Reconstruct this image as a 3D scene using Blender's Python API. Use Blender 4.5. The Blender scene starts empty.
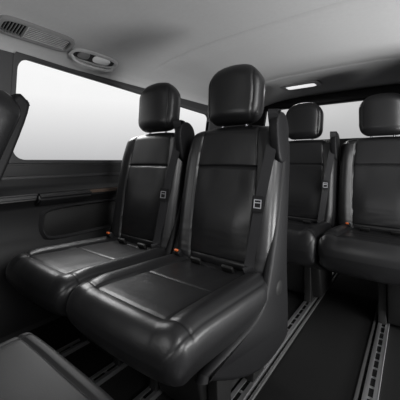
import bpy, bmesh, math
from mathutils import Vector, Matrix, noise

C = bpy.context.scene.collection
# ------------------------------------------------------------------ materials
def mat(name, col, rough=.5, metal=0, bump=0, bscale=200, spec=.5, var=0, vscale=8, coat=0, emit=0, crease=0):
    m = bpy.data.materials.new(name); m.use_nodes = True
    nt = m.node_tree; b = nt.nodes['Principled BSDF']
    b.inputs['Base Color'].default_value = (*col, 1)
    b.inputs['Roughness'].default_value = rough
    b.inputs['Metallic'].default_value = metal
    b.inputs['Specular IOR Level'].default_value = spec
    b.inputs['Coat Weight'].default_value = coat
    if emit:
        b.inputs['Emission Color'].default_value = (*col, 1)
        b.inputs['Emission Strength'].default_value = emit
    tc = nt.nodes.new('ShaderNodeTexCoord')
    if bump:
        n = nt.nodes.new('ShaderNodeTexNoise'); n.inputs['Scale'].default_value = bscale
        n.inputs['Detail'].default_value = 4
        nt.links.new(tc.outputs['Object'], n.inputs['Vector'])
        bp = nt.nodes.new('ShaderNodeBump'); bp.inputs['Strength'].default_value = bump
        bp.inputs['Distance'].default_value = .002
        nt.links.new(n.outputs['Fac'], bp.inputs['Height'])
        nt.links.new(bp.outputs['Normal'], b.inputs['Normal'])
        if crease:
            v = nt.nodes.new('ShaderNodeTexNoise'); v.inputs['Scale'].default_value = 22; v.inputs['Detail'].default_value = 3
            v.inputs['Distortion'].default_value = 1.2
            nt.links.new(tc.outputs['Object'], v.inputs['Vector'])
            b2 = nt.nodes.new('ShaderNodeBump'); b2.inputs['Strength'].default_value = crease
            b2.inputs['Distance'].default_value = .006
            nt.links.new(v.outputs['Fac'], b2.inputs['Height'])
            nt.links.new(b2.outputs['Normal'], bp.inputs['Normal'])
    if var:
        n2 = nt.nodes.new('ShaderNodeTexNoise'); n2.inputs['Scale'].default_value = vscale
        n2.inputs['Detail'].default_value = 6
        nt.links.new(tc.outputs['Object'], n2.inputs['Vector'])
        r = nt.nodes.new('ShaderNodeMix'); r.data_type = 'RGBA'
        r.inputs[6].default_value = (*[c*(1-var) for c in col], 1)
        r.inputs[7].default_value = (*[min(1, c*(1+var)) for c in col], 1)
        nt.links.new(n2.outputs['Fac'], r.inputs[0])
        nt.links.new(r.outputs[2], b.inputs['Base Color'])
    return m
M_leather = mat('black_leather', (.007,.007,.0075), .38, bump=.14, bscale=300, spec=.42, crease=.08)
M_leather2 = mat('dull_black_leather', (.007,.007,.0075), .52, bump=.12, bscale=350, spec=.28)  # rougher, less specular leather, subdues the window reflection on the folded seat
M_plastic = mat('black_plastic', (.0055,.0055,.006), .52, bump=.1, bscale=500, spec=.17)
M_dark = mat('matt_black_steel', (.005,.005,.005), .6, bump=.1, spec=.25)
M_web = mat('belt_webbing', (.010,.010,.011), .6, bump=.5, bscale=700, spec=.28)
M_chrome = mat('brushed_metal', (.36,.36,.38), .38, metal=1, bump=.05, bscale=300)
M_alu = mat('rail_aluminium', (.68,.68,.69), .40, metal=1, bump=.12, bscale=150)
M_red = mat('orange_button', (.50,.10,.02), .4, bump=.02)
M_head = mat('headliner_fabric', (.38,.38,.38), .95, bump=.4, bscale=400, spec=.1, var=.05, vscale=60)
M_trim = mat('grey_trim_plastic', (.026,.026,.027), .5, bump=.1, bscale=400, spec=.3)
M_frame = mat('window_surround_grey', (.040,.040,.041), .6, bump=.1, bscale=400, spec=.3)
M_wall = mat('door_card_plastic', (.008,.008,.0085), .45, bump=.15, bscale=350, spec=.3)
M_ledge = mat('satin_brown_inlay', (.07,.048,.036), .4, bump=.1, bscale=100, var=.3, vscale=20)
M_carpet = mat('black_carpet', (.0055,.0055,.0055), .95, bump=1, bscale=500, spec=.1, var=.4, vscale=300)
M_bezel = mat('light_grey_plastic', (.38,.38,.38), .35, bump=.05)
M_bezel2 = mat('mid_grey_plastic', (.18,.18,.18), .4, bump=.05)
M_edge = mat('rail_edging_grey', (.05,.05,.05), .45, bump=.1)
M_lens = mat('lamp_lens', (1,1,1), .3, bump=.01, emit=.75)
M_lens2 = mat('frosted_lens', (.8,.8,.8), .12, bump=.01)

def glass(name, tint, gl=.05, ro=.02):
    m = bpy.data.materials.new(name); m.use_nodes = True; nt = m.node_tree
    for n in list(nt.nodes):
        if n.type == 'BSDF_PRINCIPLED': nt.nodes.remove(n)
    out = [n for n in nt.nodes if n.type == 'OUTPUT_MATERIAL'][0]
    t = nt.nodes.new('ShaderNodeBsdfTransparent'); t.inputs[0].default_value = (tint,tint,tint,1)
    g = nt.nodes.new('ShaderNodeBsdfGlossy'); g.inputs['Roughness'].default_value = ro
    mx = nt.nodes.new('ShaderNodeMixShader'); mx.inputs[0].default_value = gl
    nt.links.new(t.outputs[0], mx.inputs[1]); nt.links.new(g.outputs[0], mx.inputs[2])
    nt.links.new(mx.outputs[0], out.inputs[0])
    return m
M_glass = glass('clear_glass', .98, .02)
M_tint = glass('tinted_glass', .68, .02, .35)

# ------------------------------------------------------------------ helpers
def obj(name, bm, m, parent=None, smooth=True, loc=(0,0,0)):
    me = bpy.data.meshes.new(name)
    bmesh.ops.recalc_face_normals(bm, faces=bm.faces)
    bm.to_mesh(me); bm.free()
    me.materials.append(m)
    for p in me.polygons: p.use_smooth = smooth
    o = bpy.data.objects.new(name, me); C.objects.link(o); o.location = loc
    if parent: o.parent = parent
    if smooth:
        try: me.set_sharp_from_angle(angle=math.radians(50))
        except Exception: pass
    return o
def add_box(bm, size, loc, rot=None):
    mtx = Matrix.Translation(Vector(loc))
    if rot is not None: mtx = mtx @ rot
    mtx = mtx @ Matrix.Diagonal((*size, 1))
    return bmesh.ops.create_cube(bm, size=1, matrix=mtx)['verts']
def box(name, size, loc, m, parent=None, bev=.004, rot=None, seg=3):
    bm = bmesh.new(); add_box(bm, size, (0,0,0), rot)
    if bev: bmesh.ops.bevel(bm, geom=bm.edges[:], offset=bev, segments=seg, profile=.5, affect='EDGES')
    return obj(name, bm, m, parent, True, loc)
def boxes(name, lst, m, parent=None, bev=.003, loc=(0,0,0)):
    bm = bmesh.new()
    for e in lst:
        add_box(bm, e[0], e[1], e[2] if len(e) > 2 else None)
    if bev: bmesh.ops.bevel(bm, geom=bm.edges[:], offset=bev, segments=2, profile=.5, affect='EDGES')
    return obj(name, bm, m, parent, True, loc)
def prism(name, pts, x0, x1, m, parent=None, bev=.008):
    """pts in (y,z), extruded along x"""
    bm = bmesh.new()
    vs = [bm.verts.new((x0, p[0], p[1])) for p in pts]
    f = bm.faces.new(vs)
    r = bmesh.ops.extrude_face_region(bm, geom=[f])
    for v in [g for g in r['geom'] if isinstance(g, bmesh.types.BMVert)]: v.co.x = x1
    bmesh.ops.recalc_face_normals(bm, faces=bm.faces)
    if bev: bmesh.ops.bevel(bm, geom=bm.edges[:], offset=bev, segments=3, profile=.5, affect='EDGES')
    return obj(name, bm, m, parent)
def smooth_pts(pts, n=5):
    out = []; N = len(pts)
    for i in range(N):
        p0, p1, p2, p3 = [Vector(pts[(i+k-1) % N]) for k in range(4)]
        for j in range(n):
            t = j/n
            out.append(tuple(.5*((2*p1)+(-p0+p2)*t+(2*p0-5*p1+4*p2-p3)*t*t+(-p0+3*p1-3*p2+p3)*t**3)))
    return out
def empty(name, loc, label, cat, group=None):
    e = bpy.data.objects.new(name, None); e.empty_display_size = .1
    C.objects.link(e); e.location = loc
    e['label'] = label; e['category'] = cat
    if group: e['group'] = group
    return e
def sst(a, b, x):
    t = max(0, min(1, (x-a)/(b-a))); return t*t*(3-2*t)
def lerp(tab, s):
    for (a, va), (b, vb) in zip(tab, tab[1:]):
        if s <= b: 
            t = (s-a)/(b-a); t = max(0, min(1, t)); t = t*t*(3-2*t)
            return va+(vb-va)*t
    return tab[-1][1]
def rr(e, r):
    if e >= r: return 1
    q = 1-e/r
    return math.sqrt(max(0, 1-q*q))
def seam(d, w=.0032, a=.005, b=.0015, w2=.010):
    d = abs(d)
    return a*math.exp(-(d/w)**2) + b*math.exp(-(d/w2))

def pad(name, L, hwf, tf, tb, mapf, front, m, parent, r0=(.04,.04), r1=(.06,.05), nx=110, ns=150, nb=24, n=4.0):
    """lofted cushion. hwf(s) half width, tf/tb thickness; r=(corner radius, edge radius)"""
    S = []
    for i in range(ns+1):
        a = i/ns; S.append(L*(.6*a+.4*(.5-.5*math.cos(math.pi*a))))
    bm = bmesh.new(); rings = []
    def xs(k):
        return [(.45*a+.55*math.sin(math.pi/2*a)) for a in [-1+2*i/k for i in range(k+1)]]
    XF, XB = xs(nx), xs(nb)
    for s in S:
        e0, e1 = s, L-s
        hw = hwf(s) - r0[0]*(1-rr(e0, r0[0])) - r1[0]*(1-rr(e1, r1[0]))
        k = rr(e0, r0[1])*rr(e1, r1[1])
        ring = []
        for q in XF:
            x = q*hw; pr = (max(0, 1-abs(q)**n))**(1/n)
            d = tf*k*pr
            d += front(x, s, hw)*pr*k
            ring.append(bm.verts.new(mapf(x, s, d)))
        for q in reversed(XB[1:-1]):
            x = q*hw; pr = (max(0, 1-abs(q)**n))**(1/n)
            ring.append(bm.verts.new(mapf(x, s, -tb*k*pr)))
        rings.append(ring)
    N = len(rings[0])
    for a, b in zip(rings, rings[1:]):
        for i in range(N):
            j = (i+1) % N
            bm.faces.new((a[i], a[j], b[j], b[i]))
    bm.faces.new(rings[0]); bm.faces.new(list(reversed(rings[-1])))
    bmesh.ops.remove_doubles(bm, verts=bm.verts, dist=.00005)
    return obj(name, bm, m, parent)

def ribbon(name, pts, w, m, parent, th=.0015, wdir=None):
    bm = bmesh.new(); prev = None
    for p, wd, nn in pts:
        a = [bm.verts.new(p+wd*w/2+nn*th), bm.verts.new(p-wd*w/2+nn*th),
             bm.verts.new(p-wd*w/2-nn*th), bm.verts.new(p+wd*w/2-nn*th)]
        if prev:
            for i in range(4):
                bm.faces.new((prev[i], prev[(i+1)%4], a[(i+1)%4], a[i]))
        else: bm.faces.new(a)
        prev = a
    bm.faces.new(list(reversed(prev)))
    return obj(name, bm, m, parent)
def tube(name, pts, r, m, parent=None, loc=(0,0,0), k=12):
    bm = bmesh.new(); prev = None; P = [Vector(p) for p in pts]
    for i, p in enumerate(P):
        t = (P[min(i+1, len(P)-1)]-P[max(i-1, 0)]).normalized()
        u = t.cross(Vector((.3,.9,.2))).normalized(); v = t.cross(u)
        ring = [bm.verts.new(p+r*(math.cos(2*math.pi*j/k)*u+math.sin(2*math.pi*j/k)*v)) for j in range(k)]
        if prev:
            for j in range(k): bm.faces.new((prev[j], prev[(j+1)%k], ring[(j+1)%k], ring[j]))
        else: bm.faces.new(ring)
        prev = ring
    bm.faces.new(list(reversed(prev)))
    return obj(name, bm, m, parent, loc=loc)

# ------------------------------------------------------------------ the seat
BL = .61
def b_hw(s): return lerp([(0,.221),(.12,.227),(.42,.227),(.53,.223),(.61,.217)], s)
B_TF, B_TB = .058, .075
def b_front(x, s, hw):
    ax = abs(x)
    ins = .130 + .014*math.sin(s/BL*math.pi)
    g = .028*math.exp(-((ax-ins-.050)/.036)**2)*(1-.5*sst(.46,.61,s))*sst(ins-.01, ins+.01, ax)
    g += .010*math.exp(-((s-.18)/.12)**2)*(1-sst(.06,.16,ax))
    g -= .008*math.exp(-((s-.36)/.10)**2)*(1-sst(.06,.16,ax))
    g -= seam(ax-ins, a=.005)*sst(.02,.05,s)
    if ax < ins+.002:
        g -= seam(s-.425, a=.008, w=.0042); g -= seam(s-.06, a=.003)
    g -= seam(ax-(hw-.012), a=.003, b=0)
    g += .0014*noise.noise(Vector((x*9, s*12, 3.1)))
    g += .0016*noise.noise(Vector((x*14, s*50, 7.1)))*math.exp(-(s/.14)**2)
    return g
def b_map(x, s, d):
    y = .062 + .150*s + .02*(s/BL)**2
    z = .40 + .985*s - .016*(x/.2)**2*(s/BL)**4
    return Vector((x, y-d, z+d*.16))
def surf(x, s, off):
    hw = b_hw(s); k = 1
    pr = (max(0, 1-abs(x/hw)**4))**.25
    return b_map(x, s, (B_TF+b_front(x, s, hw))*pr*k+off)

CL = .54
def c_hw(s): return lerp([(0,.224),(.10,.233),(.54,.233)], s)
def c_front(x, s, hw):
    ax = abs(x); ins = .138+.010*(s/CL)
    g = .022*math.exp(-((ax-ins-.046)/.038)**2)*sst(ins-.01, ins+.01, ax)*(1-.5*sst(.40,.50,s))
    g += .006*math.exp(-((s-.505)/.03)**2)
    g -= .006*math.exp(-((s-.14)/.10)**2)*(1-sst(.08,.14,ax))
    if s < .470: g -= seam(ax-ins, a=.005)
    if ax < ins+.002: g -= seam(s-.27, a=.0028, w=.0048, b=.0006); g-= seam(s-.07, a=.0022, w=.0045, b=.0006)
    g -= seam(s-.470, a=.0035, w=.0042, b=.0006)
    g -= seam(ax-(hw-.014), a=.003, b=.001)
    g += .0016*noise.noise(Vector((x*7, s*8, 1.7)))
    g += .0008*noise.noise(Vector((x*26, s*12, 5.7)))
    return g
def c_map(x, s, d):
    f = s/CL
    k = .72 if d < 0 else 1
    k = 1 + (k-1)*f
    return Vector((x, .05-s - .012*(1-(x/.22)**2)*f**3, .374 + .034*f - .010*sst(.8,1,f) + d*k))

def h_front(x, s, hw):
    g = -.013*(x/.12)**2
    g -= seam(abs(x)-.098-.008*math.sin(s*11), a=.004, b=.001)
    g += .001*noise.noise(Vector((x*12, s*12, 9)))
    return g
HL = .263
def h_hw(s): return lerp([(0,.114),(.08,.129),(.18,.131),(.263,.121)], s)
def h_map(x, s, d):
    return Vector((x, .148+.14*s-.10*s*s/.25*.6 - d, 1.006 + s + d*.1 - .013*(x/.1)**2*(s/HL)))

def seat_base_parts(e):
    prism('seat_base', smooth_pts([(-.40,.355),(-.38,.325),(-.28,.285),(-.16,.250),(0,.220),(.13,.215),(.17,.27),(.14,.36),(-.1,.365)],4), -.198, .198, M_dark, e, bev=.010)
    prism('pedestal', [(-.27,.30),(-.22,.10),(-.20,.020),(.13,.020),(.15,.10),(.16,.27),(.10,.30)], -.105, .105, M_dark, e, bev=.012)
    for lx in (-.13,.13):
        for yy in (-.16, .09):
            prism('rail_foot', [(yy-.05,.008),(yy+.05,.008),(yy+.048,.03),(yy+.040,.08),(yy+.05,.26),(yy-.05,.26),(yy-.040,.08),(yy-.048,.03)], lx-.019, lx+.019, M_dark, e, bev=.004)
def build_seat(loc):
    e = empty('passenger_seat', loc, 'black leather van seat', 'seat')
    bk = pad('backrest', BL, b_hw, B_TF, B_TB, b_map, b_front, M_leather, e, r0=(.03,.05), r1=(.054,.048), n=3.8)
    pad('seat_cushion', CL, c_hw, .062, .086, c_map, c_front, M_leather, e, r0=(.03,.04), r1=(.040,.055), n=5)
    h = pad('headrest', HL, h_hw, .062, .058, h_map, h_front, M_leather, e, r0=(.045,.055), r1=(.066,.066), nx=70, ns=80, n=3.6)
    for sx in (-.06,.06):
        tube('headrest_post', [(sx,.158,1.03),(sx,.155,.96),(sx,.15,.90)], .0065, M_chrome, h)
    prism('back_shell', smooth_pts([(.155,.44),(.185,.60),(.225,.80),(.247,.95),(.235,.985),(.19,.97),(.14,.70),(.105,.45)],4), -.185,.185, M_plastic, e, bev=.012)
    side = [(-.38,.325),(-.25,.340),(-.10,.350),(-.03,.390),(.010,.47),(.060,.60),(.125,.80),(.155,.93),(.195,.94),(.210,.86),
            (.185,.62),(.175,.45),(.185,.30),(.185,.20),(.16,.155),(0,.150),(-.12,.18),(-.24,.235),(-.35,.30)]
    for sx in (-1, 1):
        o = prism('side_cover', smooth_pts(side, 3), sx*.198, sx*.2325, M_plastic, e, bev=.015)
        bm = bmesh.new()
        bmesh.ops.create_cone(bm, cap_ends=True, segments=32, radius1=.030, radius2=.026, depth=.003,
            matrix=Matrix.Translation((sx*.2325,.085,.38)) @ Matrix.Rotation(sx*math.pi/2, 4, 'Y'))
        obj('recliner_cap', bm, M_dark, o)
    g = prism('belt_guide', smooth_pts([(.080,.89),(.068,.98),(.09,1.03),(.145,1.035),(.185,.99),(.18,.89),(.145,.845),(.10,.85)],4), .195,.234, M_plastic, e, bev=.01)
    box('belt_slot', (.028,.02,.006), (.215,.11,1.033), M_dark, g, bev=.002)
    path = [(.209,.565,.022),(.203,.50,.012),(.193,.40,.006),(.183,.32,.006),(.173,.22,.006),(.163,.13,.006),(.156,.06,.008)]
    pts = []
    P = [Vector((.214,.105,1.038)), Vector((.214,.070,1.034))]
    for i, (x, s, o) in enumerate(path): P.append(surf(x, s, o))
    P.append(Vector((.156,-.015,.465))); P.append(Vector((.170,-.01,.445)))
    Q = []
    for i in range(len(P)-1):
        p0, p1, p2, p3 = P[max(0,i-1)], P[i], P[i+1], P[min(len(P)-1,i+2)]
        for j in range(6):
            t = j/6
            Q.append(.5*((2*p1)+(-p0+p2)*t+(2*p0-5*p1+4*p2-p3)*t*t+(-p0+3*p1-3*p2+p3)*t**3))
    Q.append(P[-1])
    for i, q in enumerate(Q):
        t = (Q[min(i+1,len(Q)-1)]-Q[max(i-1,0)]).normalized()
        wd = Vector((1,.28,0)); wd = (wd-wd.dot(t)*t).normalized()
        nn = t.cross(wd).normalized()
        if nn.y > 0: nn = -nn
        pts.append((q+nn*.001, wd, nn))
    b = ribbon('seat_belt', pts, .038, M_web, e)
    lp = surf(.177,.285,.014)
    bm = bmesh.new()
    R = Matrix.Rotation(math.radians(-10),4,'X') @ Matrix.Rotation(math.radians(16),4,'Z')
    add_box(bm, (.042,.008,.06), (0,0,0), R)
    bmesh.ops.bevel(bm, geom=bm.edges[:], offset=.003, segments=2, affect='EDGES')
    lt = obj('belt_latch', bm, M_plastic, b, loc=lp+Vector((0,-.004,0)))
    bm = bmesh.new(); 
    for sz, lc in [((.003,.003,.030),(-.012,-.006,0)),((.003,.003,.030),(.012,-.006,0)),((.027,.003,.003),(0,-.006,.0145)),((.027,.003,.003),(0,-.006,-.0145)),((.027,.003,.003),(0,-.006,.004))]:
        add_box(bm, sz, tuple(R @ Vector(lc)), R)
    obj('latch_frame', bm, M_chrome, lt)
    for bx in (-.165,):
        k = box('belt_buckle', (.032,.024,.06), (bx,-.02,.450), M_plastic, e, bev=.006, rot=Matrix.Rotation(math.radians(35),4,'X'))
        box('buckle_button', (.018,.011,.009), (0,0,0), M_red, k, bev=.003).location = (0,-.020,.027)
    for ax_ in (-.075,.075):
        box('anchor_cover', (.05,.014,.030), (ax_,-.022,.447), M_dark, e, bev=.005, rot=Matrix.Rotation(math.radians(30),4,'X'))
    return e
def kids(o):
    return [c for c in bpy.data.objects if c.parent == o]
def copy_tree(o, parent=None):
    c = o.copy(); C.objects.link(c)
    if parent: c.parent = parent
    for k in kids(o): copy_tree(k, c)
    return c

R1, R2 = .93, 1.93
seatA = build_seat((-.630,R1,0))
seatB = copy_tree(seatA); seatB.location = (-1.103,R1,0)
seatC = copy_tree(seatA); seatC.location = (-.635,R2,0)
seatD = copy_tree(seatA); seatD.location = (-.155,R2,0)
seatE = copy_tree(seatA); seatE.location = (-1.165,.02,0)
Mt = Matrix.Translation((0,.05,.42)) @ Matrix.Rotation(math.radians(-12),4,'X') @ Matrix.Diagonal((1,1,1.2,1)) @ Matrix.Translation((0,-.05,-.42))
def kill(o):
    for k in kids(o): kill(k)
    bpy.data.objects.remove(o)
for k in kids(seatE):
    nm = k.name.split('.')[0]
    if nm in ('headrest','belt_guide','seat_belt'): kill(k)
    elif nm in ('backrest','back_shell'): k.matrix_basis = Mt @ k.matrix_basis
for s in (seatC, seatD):
    for k in kids(s):
        nm = k.name.split('.')[0]
        if nm == 'backrest': k.scale.x = 1.05
        elif nm == 'seat_cushion': k.scale = (1.02,.90,1.40); k.location.z = .43*(1-1.40)
        elif nm == 'side_cover':
            inner = k.data.vertices[0].co.x > 0
            if (s is seatC) == inner: kill(k)
seat_base_parts(seatA)
for s in (seatB, seatC, seatD, seatE):
    for k in kids(seatA):
        nm = k.name.split('.')[0]
        if nm in ('seat_base','pedestal','rail_foot'):
            c = copy_tree(k, s)
            if nm == 'seat_base' and s in (seatC, seatD):
                c.scale = (1.15,1,1.35); c.location.z = .37*(1-1.35)
            if s is seatD and nm == 'rail_foot': c.location.x += .155 if c.data.vertices[0].co.x < 0 else .06
            if s is seatD and nm == 'pedestal': c.scale.x = .7; c.location.x = .12
            if s is seatC and nm == 'pedestal': c.scale.x = 1.9; c.scale.y = .8; c.location.z = .014
seatA['label'] = 'black leather middle-row seat beside the aisle, headrest raised'
seatB['label'] = 'black leather middle-row seat beside the side window'
seatC['label'] = 'black leather rear-row seat in the bench centre'
seatD['label'] = 'black leather rear-row seat beside the side door'
seatE['label'] = 'black leather front-row seat seen from behind beside the window'
for s in (seatA, seatB): s['group'] = 'middle row passenger seats'
for s in (seatC, seatD): s['group'] = 'rear row passenger seats'

# folded seat
F = empty('folded_seat', (-.60,.33,0), 'black leather front-row seat with its backrest folded flat', 'seat')
def fp_map(x, s, d): return Vector((x, -s, .388 - .02*s/.5 + d))
def fp_front(x, s, hw):
    ax = abs(x); g = -.006
    g -= seam(ax-(hw-.028), a=.004, b=.002)
    g -= seam(s-.035, a=.004, b=.002)
    g -= seam(s-.20) if ax < hw-.028 else 0
    g += .003*(1-(ax/hw)**2)
    g += .002*noise.noise(Vector((x*8, s*8, 2)))
    return g
pad('backrest', .56, lambda s: .205-.01*s, .036, .045, fp_map, fp_front, M_leather2, F, r0=(.034,.020), r1=(.05,.04), n=7)
pad('seat_cushion', .50, lambda s: .20, .045, .04, lambda x,s,d: Vector((x, -.06-s, .288+d)), lambda x,s,h: -seam(abs(x)-.13), M_leather2, F, r0=(.03,.04), r1=(.05,.05), nx=50, ns=50)
prism('seat_base', smooth_pts([(-.50,.26),(-.48,.20),(-.3,.185),(-.10,.19),(-.08,.25),(-.2,.265)],4), -.17,.17, M_plastic, F, bev=.01)
for lx in (-.15,.11):
    prism('mounting_leg', [(-.45,.018),(-.08,.018),(-.08,.06),(-.14,.2),(-.38,.2),(-.45,.07)], lx-.014, lx+.014, M_dark, F, bev=.003)

# ------------------------------------------------------------------ setting
def structure(o, label=None):
    o['kind'] = 'structure'
    if label: o['label'] = label
    return o
Y0, Y1 = -.9, 2.95
WX = -1.55
structure(box('floor', (2.0, Y1-Y0+.1, .04), (-.62,(Y0+Y1)/2,-.02), M_carpet, bev=0), 'black carpeted van floor')
prof = [(-1.475,1.335),(-1.455,1.365),(-1.42,1.392),(-1.36,1.418),(-1.27,1.445),(-1.15,1.468),(-1.0,1.486),(-.8,1.497),(-.55,1.50),(-.2,1.498),(.0,1.485),(.15,1.455),(.24,1.41)]
def pz(x):
    for (a, za), (b, zb) in zip(prof, prof[1:]):
        if a <= x <= b: return za+(zb-za)*(x-a)/(b-a)
    return prof[-1][1]
bm = bmesh.new()
ys = [Y0+(Y1-Y0)*i/380 for i in range(381)]
PX = []
for (a, za), (b, zb) in zip(prof, prof[1:]):
    for j in range(3): PX.append(a+(b-a)*j/3)
PX.append(prof[-1][0])
rows = []
for y in ys:
    row = []
    for x in PX:
        z = pz(x)
        if x > -1.33 and x < .15:
            for gy in (1.28, 2.15): z += .008*math.exp(-((y-gy)/.010)**2)
            z -= .014*sst(1.28,1.42,y)*(1-sst(2.0,2.15,y))*sst(-1.33,-1.0,x)
        row.append(bm.verts.new((x, y, z)))
    rows.append(row)
for a, b in zip(rows, rows[1:]):
    for i in range(len(PX)-1): bm.faces.new((a[i], a[i+1], b[i+1], b[i]))
ceil = structure(obj('ceiling', bm, M_head), 'grey fabric headliner')
sd = ceil.modifiers.new('thick', 'SOLIDIFY'); sd.thickness = .03; sd.offset = 1
if ceil.data.polygons[0].normal.z < 0: sd.offset = -1

WY0, WY1, WB = .54, 2.10, .856
def wx(z): 
    if z <= .85: return WX
    return WX + (z-.85)/(1.335-.85)*.075
def wtop(y): return 1.335 - (y-.54)*.045
def wall_faces(bm, y0, y1, za0, za1, zb0, zb1, off=0, n=1):
    vs = [bm.verts.new((wx(z)+off, y, z)) for y, z in ((y0,za0),(y1,za1),(y1,zb1),(y0,zb0))]
    bm.faces.new(vs)
bm = bmesh.new()
wall_faces(bm, Y0, Y1, 0, 0, WB, WB)
wall_faces(bm, Y0, WY0, WB, WB, 1.345, 1.345)
wall_faces(bm, WY1, Y1, WB, WB, 1.345, 1.345)
wall_faces(bm, WY0, WY1, wtop(WY0), wtop(WY1), 1.345, 1.345)
w = structure(obj('wall_left', bm, M_trim, smooth=False), 'dark grey plastic side wall')
sd = w.modifiers.new('t', 'SOLIDIFY'); sd.thickness = .03; sd.offset = 0
bm = bmesh.new()
wall_faces(bm, WY0-.01, WY1+.01, .845, .845, wtop(WY0)+.01, wtop(WY1)+.01)
structure(obj('window_1', bm, M_glass, smooth=False), 'large fixed side window')
lo = []
r = .06
def arc(cy, cz, a0, a1):
    for i in range(9):
        a = math.radians(a0+(a1-a0)*i/8); lo.append((cy+r*math.cos(a), cz+r*math.sin(a)))
arc(WY0+r, wtop(WY0)-r, 180, 90); arc(WY1-r, wtop(WY1)-r, 90, 0); arc(WY1-r, WB+r, 0, -90); arc(WY0+r, WB+r, -90, -180)
bm = bmesh.new()
N = len(lo); cy = (WY0+WY1)/2; cz = 1.08
V = []
for y, z in lo:
    top = wtop(y)
    i0 = bm.verts.new((wx(z)+.022, y, z))
    k = .018
    near_y = WY0-k if y < cy else WY1+k
    near_z = (top+k) if z > cz else WB-k
    dy = abs(y-(WY0 if y < cy else WY1)); dz = abs(z-(top if z > cz else WB))
    if dy < dz: oy, oz = near_y, (z if dz >= r-.001 else z + (near_z-z)*(1-dz/r))
    else: oy, oz = (y if dy >= r-.001 else y + (near_y-y)*(1-dy/r)), near_z
    o0 = bm.verts.new((wx(oz)+.018, oy, oz))
    i1 = bm.verts.new((wx(z)-.01, y, z))
    V.append((i0, o0, i1))
for i in range(N):
    a, b = V[i], V[(i+1) % N]
    bm.faces.new((a[0], b[0], b[1], a[1])); bm.faces.new((a[2], b[2], b[0], a[0]))
structure(obj('trim_1', bm, M_frame, smooth=False), 'dark grey window surround')
bm = bmesh.new()
bm.faces.new([bm.verts.new(p) for p in ((WX-.02,Y0,0),(.05,Y0,0),(.05,Y0,1.50),(WX-.02,Y0,1.50))])
w = structure(obj('wall_light_block', bm, M_trim, smooth=False), 'added unseen dark bulkhead blocking light from the front')  # unseen panel added to keep front light off the ceiling
sd = w.modifiers.new('t','SOLIDIFY'); sd.thickness = .03; sd.offset = 0

P = empty('side_panel', (WX+.016, 1.0, 0), 'black plastic side lining with ledge and storage pocket', 'panel')
def prof_y(name, pts, y0, y1, m, parent, bev=.006):
    bm = bmesh.new(); vs = [bm.verts.new((p[0], y0, p[1])) for p in pts]; f = bm.faces.new(vs)
    rr_ = bmesh.ops.extrude_face_region(bm, geom=[f])
    for v in [g for g in rr_['geom'] if isinstance(g, bmesh.types.BMVert)]: v.co.y = y1
    bmesh.ops.recalc_face_normals(bm, faces=bm.faces)
    if bev: bmesh.ops.bevel(bm, geom=bm.edges[:], offset=bev, segments=2, affect='EDGES')
    return obj(name, bm, m, parent)
prof_y('panel_body', [(0,.05),(.05,.05),(.05,.40),(.035,.43),(.035,.61),(.05,.64),(.085,.665),(.085,.69),(.055,.705),(.03,.74),(.022,.835),(0,.84)], -.85, 1.85, M_wall, P)
prof_y('ledge_inlay', [(.083,.670),(.090,.672),(.090,.688),(.083,.690)], -.35, 1.2, M_ledge, P, bev=.001)
prof_y('upper_rail', [(.022,.76),(.036,.765),(.036,.775),(.022,.78)], -.6, 1.6, M_trim, P, bev=.002)
ring = smooth_pts([(-.30,.60),(-.05,.61),(.14,.60),(.17,.55),(.15,.47),(.0,.45),(-.27,.45),(-.33,.48),(-.34,.55)], 5)
bm = bmesh.new(); cy_, cz_ = -.08, .53; prev = None; vv = []
for y, z in ring:
    o1 = bm.verts.new((.036, cy_+(y-cy_)*1.04, cz_+(z-cz_)*1.10)); o2 = bm.verts.new((.058, y, z)); o3 = bm.verts.new((.036, cy_+(y-cy_)*.97, cz_+(z-cz_)*.90))
    vv.append((o1,o2,o3))
for i in range(len(vv)):
    a, b = vv[i], vv[(i+1)%len(vv)]
    bm.faces.new((a[0],b[0],b[1],a[1])); bm.faces.new((a[1],b[1],b[2],a[2]))
obj('pocket_rim', bm, M_trim, P)
prism('pocket_cover', [(cy_+(y-cy_)*.95, cz_+(z-cz_)*.88) for y, z in ring], .03, .038, M_dark, P, bev=.002)
box('inlay_switch', (.006,.07,.03), (.046,-.30,.645), M_trim, P, bev=.002)
prof_y('armrest', [(.05,.625),(.10,.645),(.112,.668),(.105,.688),(.07,.695),(.05,.69)], -.38, -.10, M_wall, P, bev=.008)

bm = bmesh.new()
def quad(bm, pts): bm.faces.new([bm.verts.new(p) for p in pts])
xl, xr = WX-.02, .26
quad(bm, [(xl,Y1,0),(xr,Y1,0),(xr,Y1,1.06),(xl,Y1,1.06)])
quad(bm, [(xl,Y1,1.06),(-1.36,Y1,1.06),(-1.30,Y1,1.40),(xl,Y1,1.40)])
quad(bm, [(.06,Y1,1.06),(xr,Y1,1.06),(xr,Y1,1.40),(.02,Y1,1.40)])
quad(bm, [(xl,Y1,1.40),(xr,Y1,1.40),(xr,Y1,1.53),(xl,Y1,1.53)])
w = structure(obj('wall_back', bm, M_plastic, smooth=False), 'black tailgate lining')
sd = w.modifiers.new('t','SOLIDIFY'); sd.thickness = .04; sd.offset = 0
bm = bmesh.new(); quad(bm, [(-1.37,Y1+.01,1.05),(.07,Y1+.01,1.05),(.07,Y1+.01,1.41),(-1.37,Y1+.01,1.41)])
structure(obj('window_2', bm, M_tint, smooth=False), 'tinted tailgate window')
structure(box('trim_2', (1.7,.06,.10), (-.62,Y1-.04,1.445), M_plastic, bev=.015), 'black header trim above the tailgate')
structure(box('wall_right', (.04,1.1,1.42), (.25,2.40,.70), M_trim, bev=.01), 'dark grey side wall behind the open door')
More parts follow.
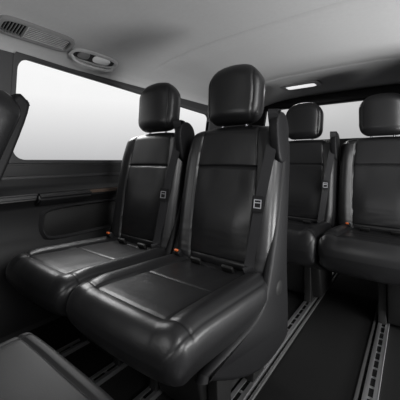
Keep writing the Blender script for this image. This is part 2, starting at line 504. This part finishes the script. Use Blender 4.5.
def rail(x, y0, y1, w=.042):
    L = y1-y0; bm = bmesh.new()
    for sz, lc in [((w,L,.003),(0,0,.0015)),((.004,L,.018),(-w/2,0,.009)),((.004,L,.018),(w/2,0,.009)),((.013,L,.004),(-w/2+.0065,0,.016)),((.013,L,.004),(w/2-.0065,0,.016))]:
        add_box(bm, sz, lc)
    n = int(L/.06)
    for i in range(n):
        add_box(bm, (w-.010,.012,.002), (0,-L/2+.06*(i+.5),.0062))
    e = empty('floor_rail', (x,(y0+y1)/2,0), 'aluminium seat mounting rail set in the carpet', 'rail', 'seat mounting floor rails')
    a = obj('rail_channel', bm, M_alu, e, smooth=False)
    bm = bmesh.new(); add_box(bm, (w-.010,L-.01,.003), (0,0,.0045))
    obj('rail_groove', bm, M_dark, e, smooth=False)
    return e
for x in (-.500,-.760,-.973,-1.233,.05):
    rail(x, -.25, 2.6)
rail(-.124, .0, 2.6)
for x in (-.460,-.165):
    t = box('trim_3' if x < -.4 else 'trim_4', (.012,2.6,.010), (x,1.2,.005), M_edge, bev=.003); structure(t, 'grey floor rail edging')

# ------------------------------------------------------------------ ceiling fittings
def frame_at(x, y, drop=0):
    a = pz(x-.03); b = pz(x+.03)
    t = Vector((.06,0,b-a)).normalized()
    n = Vector((t.z,0,-t.x))
    if n.z > 0: n = -n
    l = Vector((0,1,0))
    M = Matrix((( t.x,l.x,n.x,x),(t.y,l.y,n.y,y),(t.z,l.z,n.z,pz(x)),(0,0,0,1)))
    return M
def stadium(hx, hy, n=10, p=3.0):
    out = []
    for i in range(4*n):
        a = 2*math.pi*i/(4*n); c, s = math.cos(a), math.sin(a)
        out.append((hx*math.copysign(abs(c)**(2/p), c), hy*math.copysign(abs(s)**(2/p), s)))
    return out
def plate(name, hx, hy, z0, z1, m, parent, chamf=.004, p=3.0, hole=None, loc=(0,0,0)):
    bm = bmesh.new(); O = stadium(hx, hy, p=p); T = stadium(hx-chamf, hy-chamf, p=p); n = len(O)
    a = [bm.verts.new((x,y,z0)) for x,y in O]; b = [bm.verts.new((x,y,z1-chamf*.6)) for x,y in O]; c = [bm.verts.new((x,y,z1)) for x,y in T]
    loops = [a,b,c]
    if hole:
        H = stadium(hole[0], hole[1], p=p); loops.append([bm.verts.new((x,y,z1)) for x,y in H]); loops.append([bm.verts.new((x,y,z0)) for x,y in H])
    for u, v in zip(loops, loops[1:]):
        for i in range(n): bm.faces.new((u[i], u[(i+1)%n], v[(i+1)%n], v[i]))
    if hole:
        u, v = loops[-1], loops[0]
        for i in range(n): bm.faces.new((u[i], u[(i+1)%n], v[(i+1)%n], v[i]))
    else:
        bm.faces.new(a); bm.faces.new(c)
    return obj(name, bm, m, parent, loc=loc)
vent = empty('air_vent', (0,0,0), 'grey roof air vent with dark slats above the window', 'vent'); vent.matrix_world = frame_at(-1.350,.58)
plate('vent_bezel', .056,.158,-.006,.018, M_bezel2, vent, hole=(.043,.142), p=5)
plate('vent_recess', .044,.143,-.004,.002, M_dark, vent, p=5)
boxes('vent_slats', [((.0035,.18,.010),(-.034+.0113*i,.040,.010),Matrix.Rotation(.5,4,'Y')) for i in range(7)] + [((.080,.004,.012),(0,-.052,.010))], M_bezel, vent, bev=.001)
boxes('vent_grille', [((.076,.003,.008),(0,-.131+.012*i,.010)) for i in range(7)], M_bezel2, vent, bev=.001)
lamp = empty('grab_handle_lamp', (0,0,0), 'light grey grab handle with oval reading lamp above the window', 'lamp'); lamp.matrix_world = frame_at(-1.385,.885)
plate('lamp_bezel', .048,.14,-.004,.014, M_bezel, lamp, hole=(.034,.122))
plate('lamp_recess', .035,.123,-.003,.004, M_trim, lamp)
plate('lamp_lens', .026,.050,.004,.014, M_lens2, lamp, loc=(.004,.040,0))
plate('lamp_lens', .024,.030,.004,.014, M_bezel2, lamp, loc=(.004,-.065,0))
tube('grab_handle', [(-.012,-.125,.012),(-.018,-.112,.032),(-.022,-.08,.042),(-.024,0,.046),(-.022,.08,.042),(-.018,.112,.032),(-.012,.125,.012)], .008, M_bezel, lamp)
dl = empty('dome_light', (-.77,2.45,pz(-.77)), 'lit white rectangular dome light on the headliner', 'lamp')
dl.rotation_euler = (math.pi,0,0)
plate('lamp_bezel', .16,.085,-.004,.014, M_bezel2, dl, hole=(.12,.05), p=6)
plate('lamp_lens', .121,.051,-.002,.016, M_lens, dl, p=6)

# ------------------------------------------------------------------ light
W = bpy.data.worlds.new('studio'); bpy.context.scene.world = W; W.use_nodes = True
nt = W.node_tree; bg = nt.nodes['Background']
tc = nt.nodes.new('ShaderNodeTexCoord'); sp = nt.nodes.new('ShaderNodeSeparateXYZ')
nt.links.new(tc.outputs['Generated'], sp.inputs[0])
mr = nt.nodes.new('ShaderNodeMapRange'); mr.inputs[1].default_value = -.1; mr.inputs[2].default_value = .4
nt.links.new(sp.outputs['Z'], mr.inputs[0])
cr = nt.nodes.new('ShaderNodeValToRGB')
cr.color_ramp.elements[0].color = (.25,.25,.26,1); cr.color_ramp.elements[1].color = (1,1,1,1)
e = cr.color_ramp.elements.new(.2); e.color = (.54,.54,.55,1)
e = cr.color_ramp.elements.new(.6); e.color = (.95,.95,.95,1)
nt.links.new(mr.outputs[0], cr.inputs[0]); nt.links.new(cr.outputs[0], bg.inputs[0])
bg.inputs[1].default_value = 1.0

def area(name, loc, tgt, size, e, sy=None):
    l = bpy.data.lights.new(name, 'AREA'); l.energy = e; l.size = size
    if sy: l.shape = 'RECTANGLE'; l.size_y = sy
    o = bpy.data.objects.new(name, l); C.objects.link(o); o.location = loc
    o.rotation_euler = (Vector(tgt)-Vector(loc)).to_track_quat('-Z','Y').to_euler()
    return o
area('door_softbox', (1.7,.3,1.7), (-.6,1.1,.7), 1.4, 64, 1.0)
area('low_ceiling_fill', (1.0,1.5,.35), (-.1,1.9,1.5), 1.0, 48, .4)  # unseen fill added low outside the door to brighten the ceiling
area('window_softbox', (-3.2,1.4,3.0), (-.8,1.1,.8), 2.0, 160, 1.2)
area('front_sheen_fill', (-.8,-.75,1.15), (-.8,1.0,.8), .8, 6.5, .4)  # unseen fill added inside the van for sheen on the backrests
area('dome_glow', (-.77,2.45,1.45), (-.77,2.45,0), .2, 2)

cam = bpy.data.cameras.new('camera'); co = bpy.data.objects.new('camera', cam); C.objects.link(co)
co.location = (0,0,.85); co.rotation_euler = (math.radians(90),0,math.radians(37))
cam.sensor_width = 36; cam.lens = 25.56; cam.shift_y = -.0975; cam.clip_start = .02
bpy.context.scene.camera = co
bpy.context.scene.view_settings.view_transform = 'Standard'
